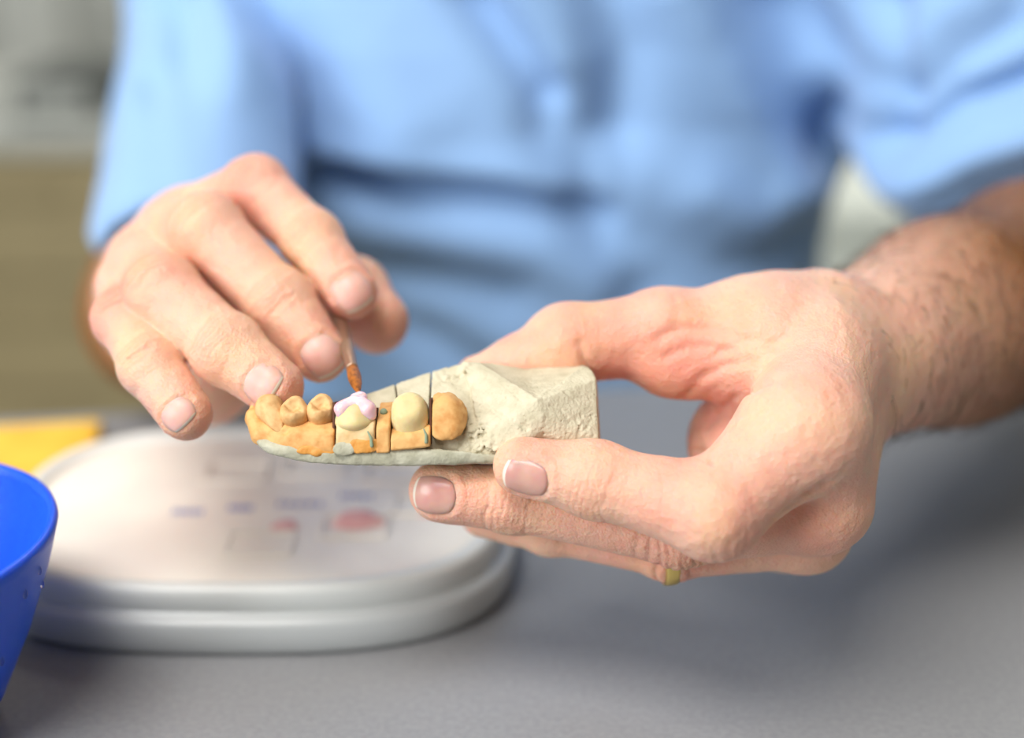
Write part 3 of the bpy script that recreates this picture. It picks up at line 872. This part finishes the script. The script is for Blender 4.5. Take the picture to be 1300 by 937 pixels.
struct('baseboard_back', -3, 3, 3.985, 4.0, 0, .09, M_LGREY)

# beige drawer cabinet behind, at the left
cab = tag(empty('drawer_cabinet', (-1.1, 2.0, 0)), 'low beige drawer cabinet behind the person, blurred', 'cabinet')
bm = bmesh.new(); box(bm, -2.2, -.35, 1.82, 2.3, 0, .585, bev=.004); obj_bm('carcass', bm, M_BEIGE, cab)
bm = bmesh.new(); box(bm, -2.22, -.33, 1.79, 2.32, .585, .61, bev=.004); obj_bm('countertop', bm, M_GREYC, cab)
for i in range(3):
    for j in range(3):
        x0 = -2.19+i*.613; z0 = .08+j*.168
        bm = bmesh.new(); box(bm, x0, x0+.6, 1.80, 1.822, z0, z0+.16, bev=.003); d = obj_bm('drawer', bm, M_BEIGE, cab)
        bm = bmesh.new(); box(bm, x0+.22, x0+.38, 1.785, 1.802, z0+.11, z0+.125, bev=.002); h = obj_bm('handle', bm, M_BEIGE, d)
shel = tag(empty('equipment_shelf', (-1.0, 2.9, 0)), 'grey metal shelving unit with drawers behind the beige cabinet', 'shelving unit')
bm = bmesh.new(); box(bm, -2.2, -.25, 2.75, 3.2, 0, 1.5, bev=.004); obj_bm('carcass', bm, M_GREYC, shel)
bm = bmesh.new(); box(bm, -.98, -.84, 2.72, 2.752, .1, 1.48, bev=.004); obj_bm('upright', bm, M_LGREY, shel)
for j in range(7):
    z0 = .12+j*.15
    bm = bmesh.new(); box(bm, -.82, -.3, 2.735, 2.752, z0, z0+.13, bev=.004); d = obj_bm('drawer', bm, M_GREYC, shel)
    bm = bmesh.new(); box(bm, -.76, -.36, 2.715, 2.737, z0+.095, z0+.112, bev=.003); obj_bm('handle', bm, M_LGREY, d)
dv = tag(empty('desk_device', (-.72, 2.0, .61)), 'small dark device standing on the beige cabinet', 'device')
bm = bmesh.new(); box(bm, -.66, -.54, 1.86, 2.02, .61, .665, bev=.006); obj_bm('housing', bm, M_DARK, dv)
bm = bmesh.new(); box(bm, -.645, -.555, 1.852, 1.861, .625, .652, bev=.003); obj_bm('front_panel', bm, M_GREYC, dv)
# white bin behind, at the right
wb = tag(empty('storage_bin', (.5, 1.75, 0)), 'white storage bin seen between sleeve and side of blue top', 'bin')
bm = bmesh.new(); box(bm, .33, .52, 1.65, 1.95, 0, .52, bev=.015); obj_bm('bin_body', bm, M_WHITE, wb)
bm = bmesh.new(); box(bm, .32, .53, 1.64, 1.96, .52, .55, bev=.01); obj_bm('lid', bm, M_WHITE, wb)

# ================================================================ TRAY
TC = Vector((-.0865, .437, TABLE)); TA, TB = .0875, .0655
tray = tag(empty('palette_tray', tuple(TC)), 'round-cornered grey plastic palette tray with cream plate, blurred beneath the cast', 'tray')
def superloop(a, b, z, n=2.9, S=120):
    o = []
    for s in range(S):
        t = 2*PI*s/S; c, si = math.cos(t), math.sin(t)
        o.append((TC.x+a*abs(c)**(2/n)*(1 if c > 0 else -1), TC.y+b*abs(si)**(2/n)*(1 if si > 0 else -1), z))
    return o
def loft(name, prof, m, parent, cap0=True, cap1=False, n=2.9):
    V = []; F = []; S = 120
    for off, z in prof: V += superloop(TA+off, TB+off, TABLE+z, n)
    for i in range(len(prof)-1):
        for s in range(S):
            t = (s+1) % S; F.append((i*S+s, i*S+t, (i+1)*S+t, (i+1)*S+s))
    if cap0: F.append(tuple(range(S))[::-1])
    if cap1: F.append(tuple((len(prof)-1)*S+s for s in range(S)))
    o = mesh_obj(name, V, F, m, parent, world=False)
    return o
loft('tray_base', [(-.006,0),(-.001,.0008),(0,.003),(0.0005,.0105),(-.0004,.0122),(-.0022,.0128),(-.0032,.013),(-.004,.0145),(-.005,.0145),(-.008,.012)], M_TRAY, tray, True, True)
loft('tray_rim', [(-.0045,.0125),(-.0036,.0135),(-.0034,.0195),(-.0040,.0212),(-.0056,.0220),(-.0080,.0220),(-.0095,.0212),(-.0102,.0195),(-.0102,.0150)], M_RIM, tray, True, True)
loft('palette_plate', [(-.0105,.014),(-.0103,.0188),(-.0110,.0196),(-.0125,.0198)], M_PLATE, tray, True, True)
def onplate(px, py, z=.0199): return T(px, py, TABLE+z)
def well(px, py, w, l, rot=0):
    c = onplate(px, py); bm = bmesh.new(); 
    M = Matrix.Translation((c[0], c[1], c[2]))@Matrix.Rotation(rot, 4, 'Z')
    for (x0, x1, y0, y1) in ((-w, w, -l-.0007, -l+.0007), (-w, w, l-.0007, l+.0007), (-w-.0007, -w+.0007, -l, l), (w-.0007, w+.0007, -l, l)):
        box(bm, x0, x1, y0, y1, -.0005, .0008, M, .0003)
    obj_bm('well', bm, M_PLATE, tray)
for px, py in ((330,690),(450,668),(540,640),(300,600),(400,592),(500,600)): well(px, py, .0105, .0075)
def mound(px, py, rx, ry, h, m, name, label, cat, grp=None):
    c = onplate(px, py); V = []; F = []; S = 28; R = 7
    for i in range(R):
        t = i/(R-1); r = math.cos(t*PI/2*.98); z = math.sin(t*PI/2)
        for s in range(S):
            a = 2*PI*s/S; k = 1+.12*math.sin(3*a+px)+.07*math.sin(5*a+py)
            V.append((c[0]+rx*r*k*math.cos(a), c[1]+ry*r*k*math.sin(a), c[2]+h*z-.0002))
    for i in range(R-1):
        for s in range(S):
            t = (s+1) % S; F.append((i*S+s, i*S+t, (i+1)*S+t, (i+1)*S+s))
    F.append(tuple(range(S))[::-1]); F.append(tuple((R-1)*S+s for s in range(S)))
    o = mesh_obj(name, V, F, m, None, world=False); return tag(o, label, cat, grp)
mound(455, 662, .0085, .0062, .003, M_PINKP, 'pink_paste', 'largest pink paste heap on the cream plate of the tray', 'paste')
mound(362, 668, .0045, .0035, .0015, M_PINKP, 'pink_paste', 'small faint pink paste dab left of the large pink heap', 'paste')
mound(548, 652, .0060, .0022, .0008, M_PINKP, 'pink_paste', 'thin pink paste streak nearest the fingertip under the cast', 'paste')
for px, py, w in ((238,650,.0045),(305,645,.0035),(380,640,.0070),(452,630,.0050)):   # blurred blue pencil marks by the wells
    c = onplate(px, py); bm = bmesh.new()
    for k in range(5):
        x = c[0]-w+k*w/2; box(bm, x-.0004, x+.0006, c[1]-.0022, c[1]+.0022, c[2], c[2]+.00012)
    box(bm, c[0]-w, c[0]+w, c[1]-.0004, c[1]+.0006, c[2], c[2]+.00012)
    obj_bm('blue_marking', bm, M_INK, tray)

# ================================================================ BOWL
BC = Vector((-.1715, .336, TABLE))
bowl = tag(empty('mixing_bowl', tuple(BC)), 'bright blue rubber mixing bowl with water drops beside the tray', 'bowl')
prof = [(0,.0),(.020,0),(.024,.0015),(.030,.010),(.039,.030),(.0455,.048),(.0483,.0575),(.0490,.0600),(.0487,.0612),(.0478,.0616),(.0468,.0612),(.0462,.0590),(.0435,.048),(.0365,.030),(.027,.011),(.015,.0045),(0,.004)]
v, f = revolve(prof, 96)
mesh_obj('bowl_body', [(x+BC.x, y+BC.y, z+BC.z) for x, y, z in v], f, M_BLUE, bowl, world=False)
for a, z, r in ((-.25,.050,.0012),(-.5,.044,.0010),(-.1,.053,.0010),(-.7,.036,.0013),(-.35,.031,.0011),(-.9,.047,.0009),(-.55,.053,.0008),(.05,.045,.001)):
    R0 = np.interp(z, [0,.01,.03,.048,.0575], [.022,.030,.039,.0455,.0483])
    bm = bmesh.new(); bmesh.ops.create_icosphere(bm, subdivisions=2, radius=r)
    bmesh.ops.transform(bm, matrix=Matrix.Translation((BC.x+R0*math.cos(a), BC.y+R0*math.sin(a), BC.z+z))@Matrix.Diagonal((.7,.7,1.4,1)), verts=bm.verts)
    obj_bm('water_drop', bm, M_WATER, bowl, True)
# yellow pad behind the tray
p0 = T(28, 588, TABLE)
bm = bmesh.new(); box(bm, -.06, .028, -.026, .026, 0, .006, Matrix.Translation((p0[0], p0[1], TABLE))@Matrix.Rotation(.15, 4, 'Z'), .0015)
tag(obj_bm('note_pad', bm, M_YEL), 'yellow pad lying on the table behind the grey tray', 'pad')

# ================================================================ LIGHT
def area(name, loc, target, sx, sy, power, col=(1, 1, 1)):
    l = bpy.data.lights.new(name, 'AREA'); l.shape = 'RECTANGLE'; l.size = sx; l.size_y = sy; l.energy = power; l.color = col
    o = bpy.data.objects.new(name, l); o.location = loc
    o.rotation_euler = (Vector(target)-Vector(loc)).to_track_quat('-Z', 'Y').to_euler(); COL.objects.link(o); return o
area('ceiling_lamp', (-.5, -.25, 2.6), (-.1, .5, .8), 1.2, .9, 48, (1, .985, .96))
area('ceiling_lamp', (.3, 2.6, 2.65), (.3, 2.6, 0), 2.0, 1.0, 44, (1, .98, .94))
area('window_light', (-1.8, -.9, 1.7), (0, .6, .85), 1.3, 1.2, 50, (.93, .97, 1))
w = bpy.data.worlds.new('room_air'); SCN.world = w; w.use_nodes = True
w.node_tree.nodes['Background'].inputs[0].default_value = (.97, .98, 1, 1); w.node_tree.nodes['Background'].inputs[1].default_value = .17

# ================================================================ CAMERA
cd = bpy.data.cameras.new('camera'); cd.sensor_width = 36; cd.lens = FPX/1300*36
cd.shift_y = -(468.5-424)/1300; cd.clip_start = .01
cd.dof.use_dof = True; cd.dof.focus_distance = .376; cd.dof.aperture_fstop = 3.0
co = bpy.data.objects.new('camera', cd); co.location = (0, 0, CAMZ); co.rotation_euler = (PI/2-PITCH, 0, 0)
COL.objects.link(co); SCN.camera = co
SCN.view_settings.view_transform = 'Standard'; SCN.view_settings.look = 'None'
SCN.view_settings.gamma = 1; SCN.view_settings.use_curve_mapping = False
SCN.view_settings.exposure = 0.0
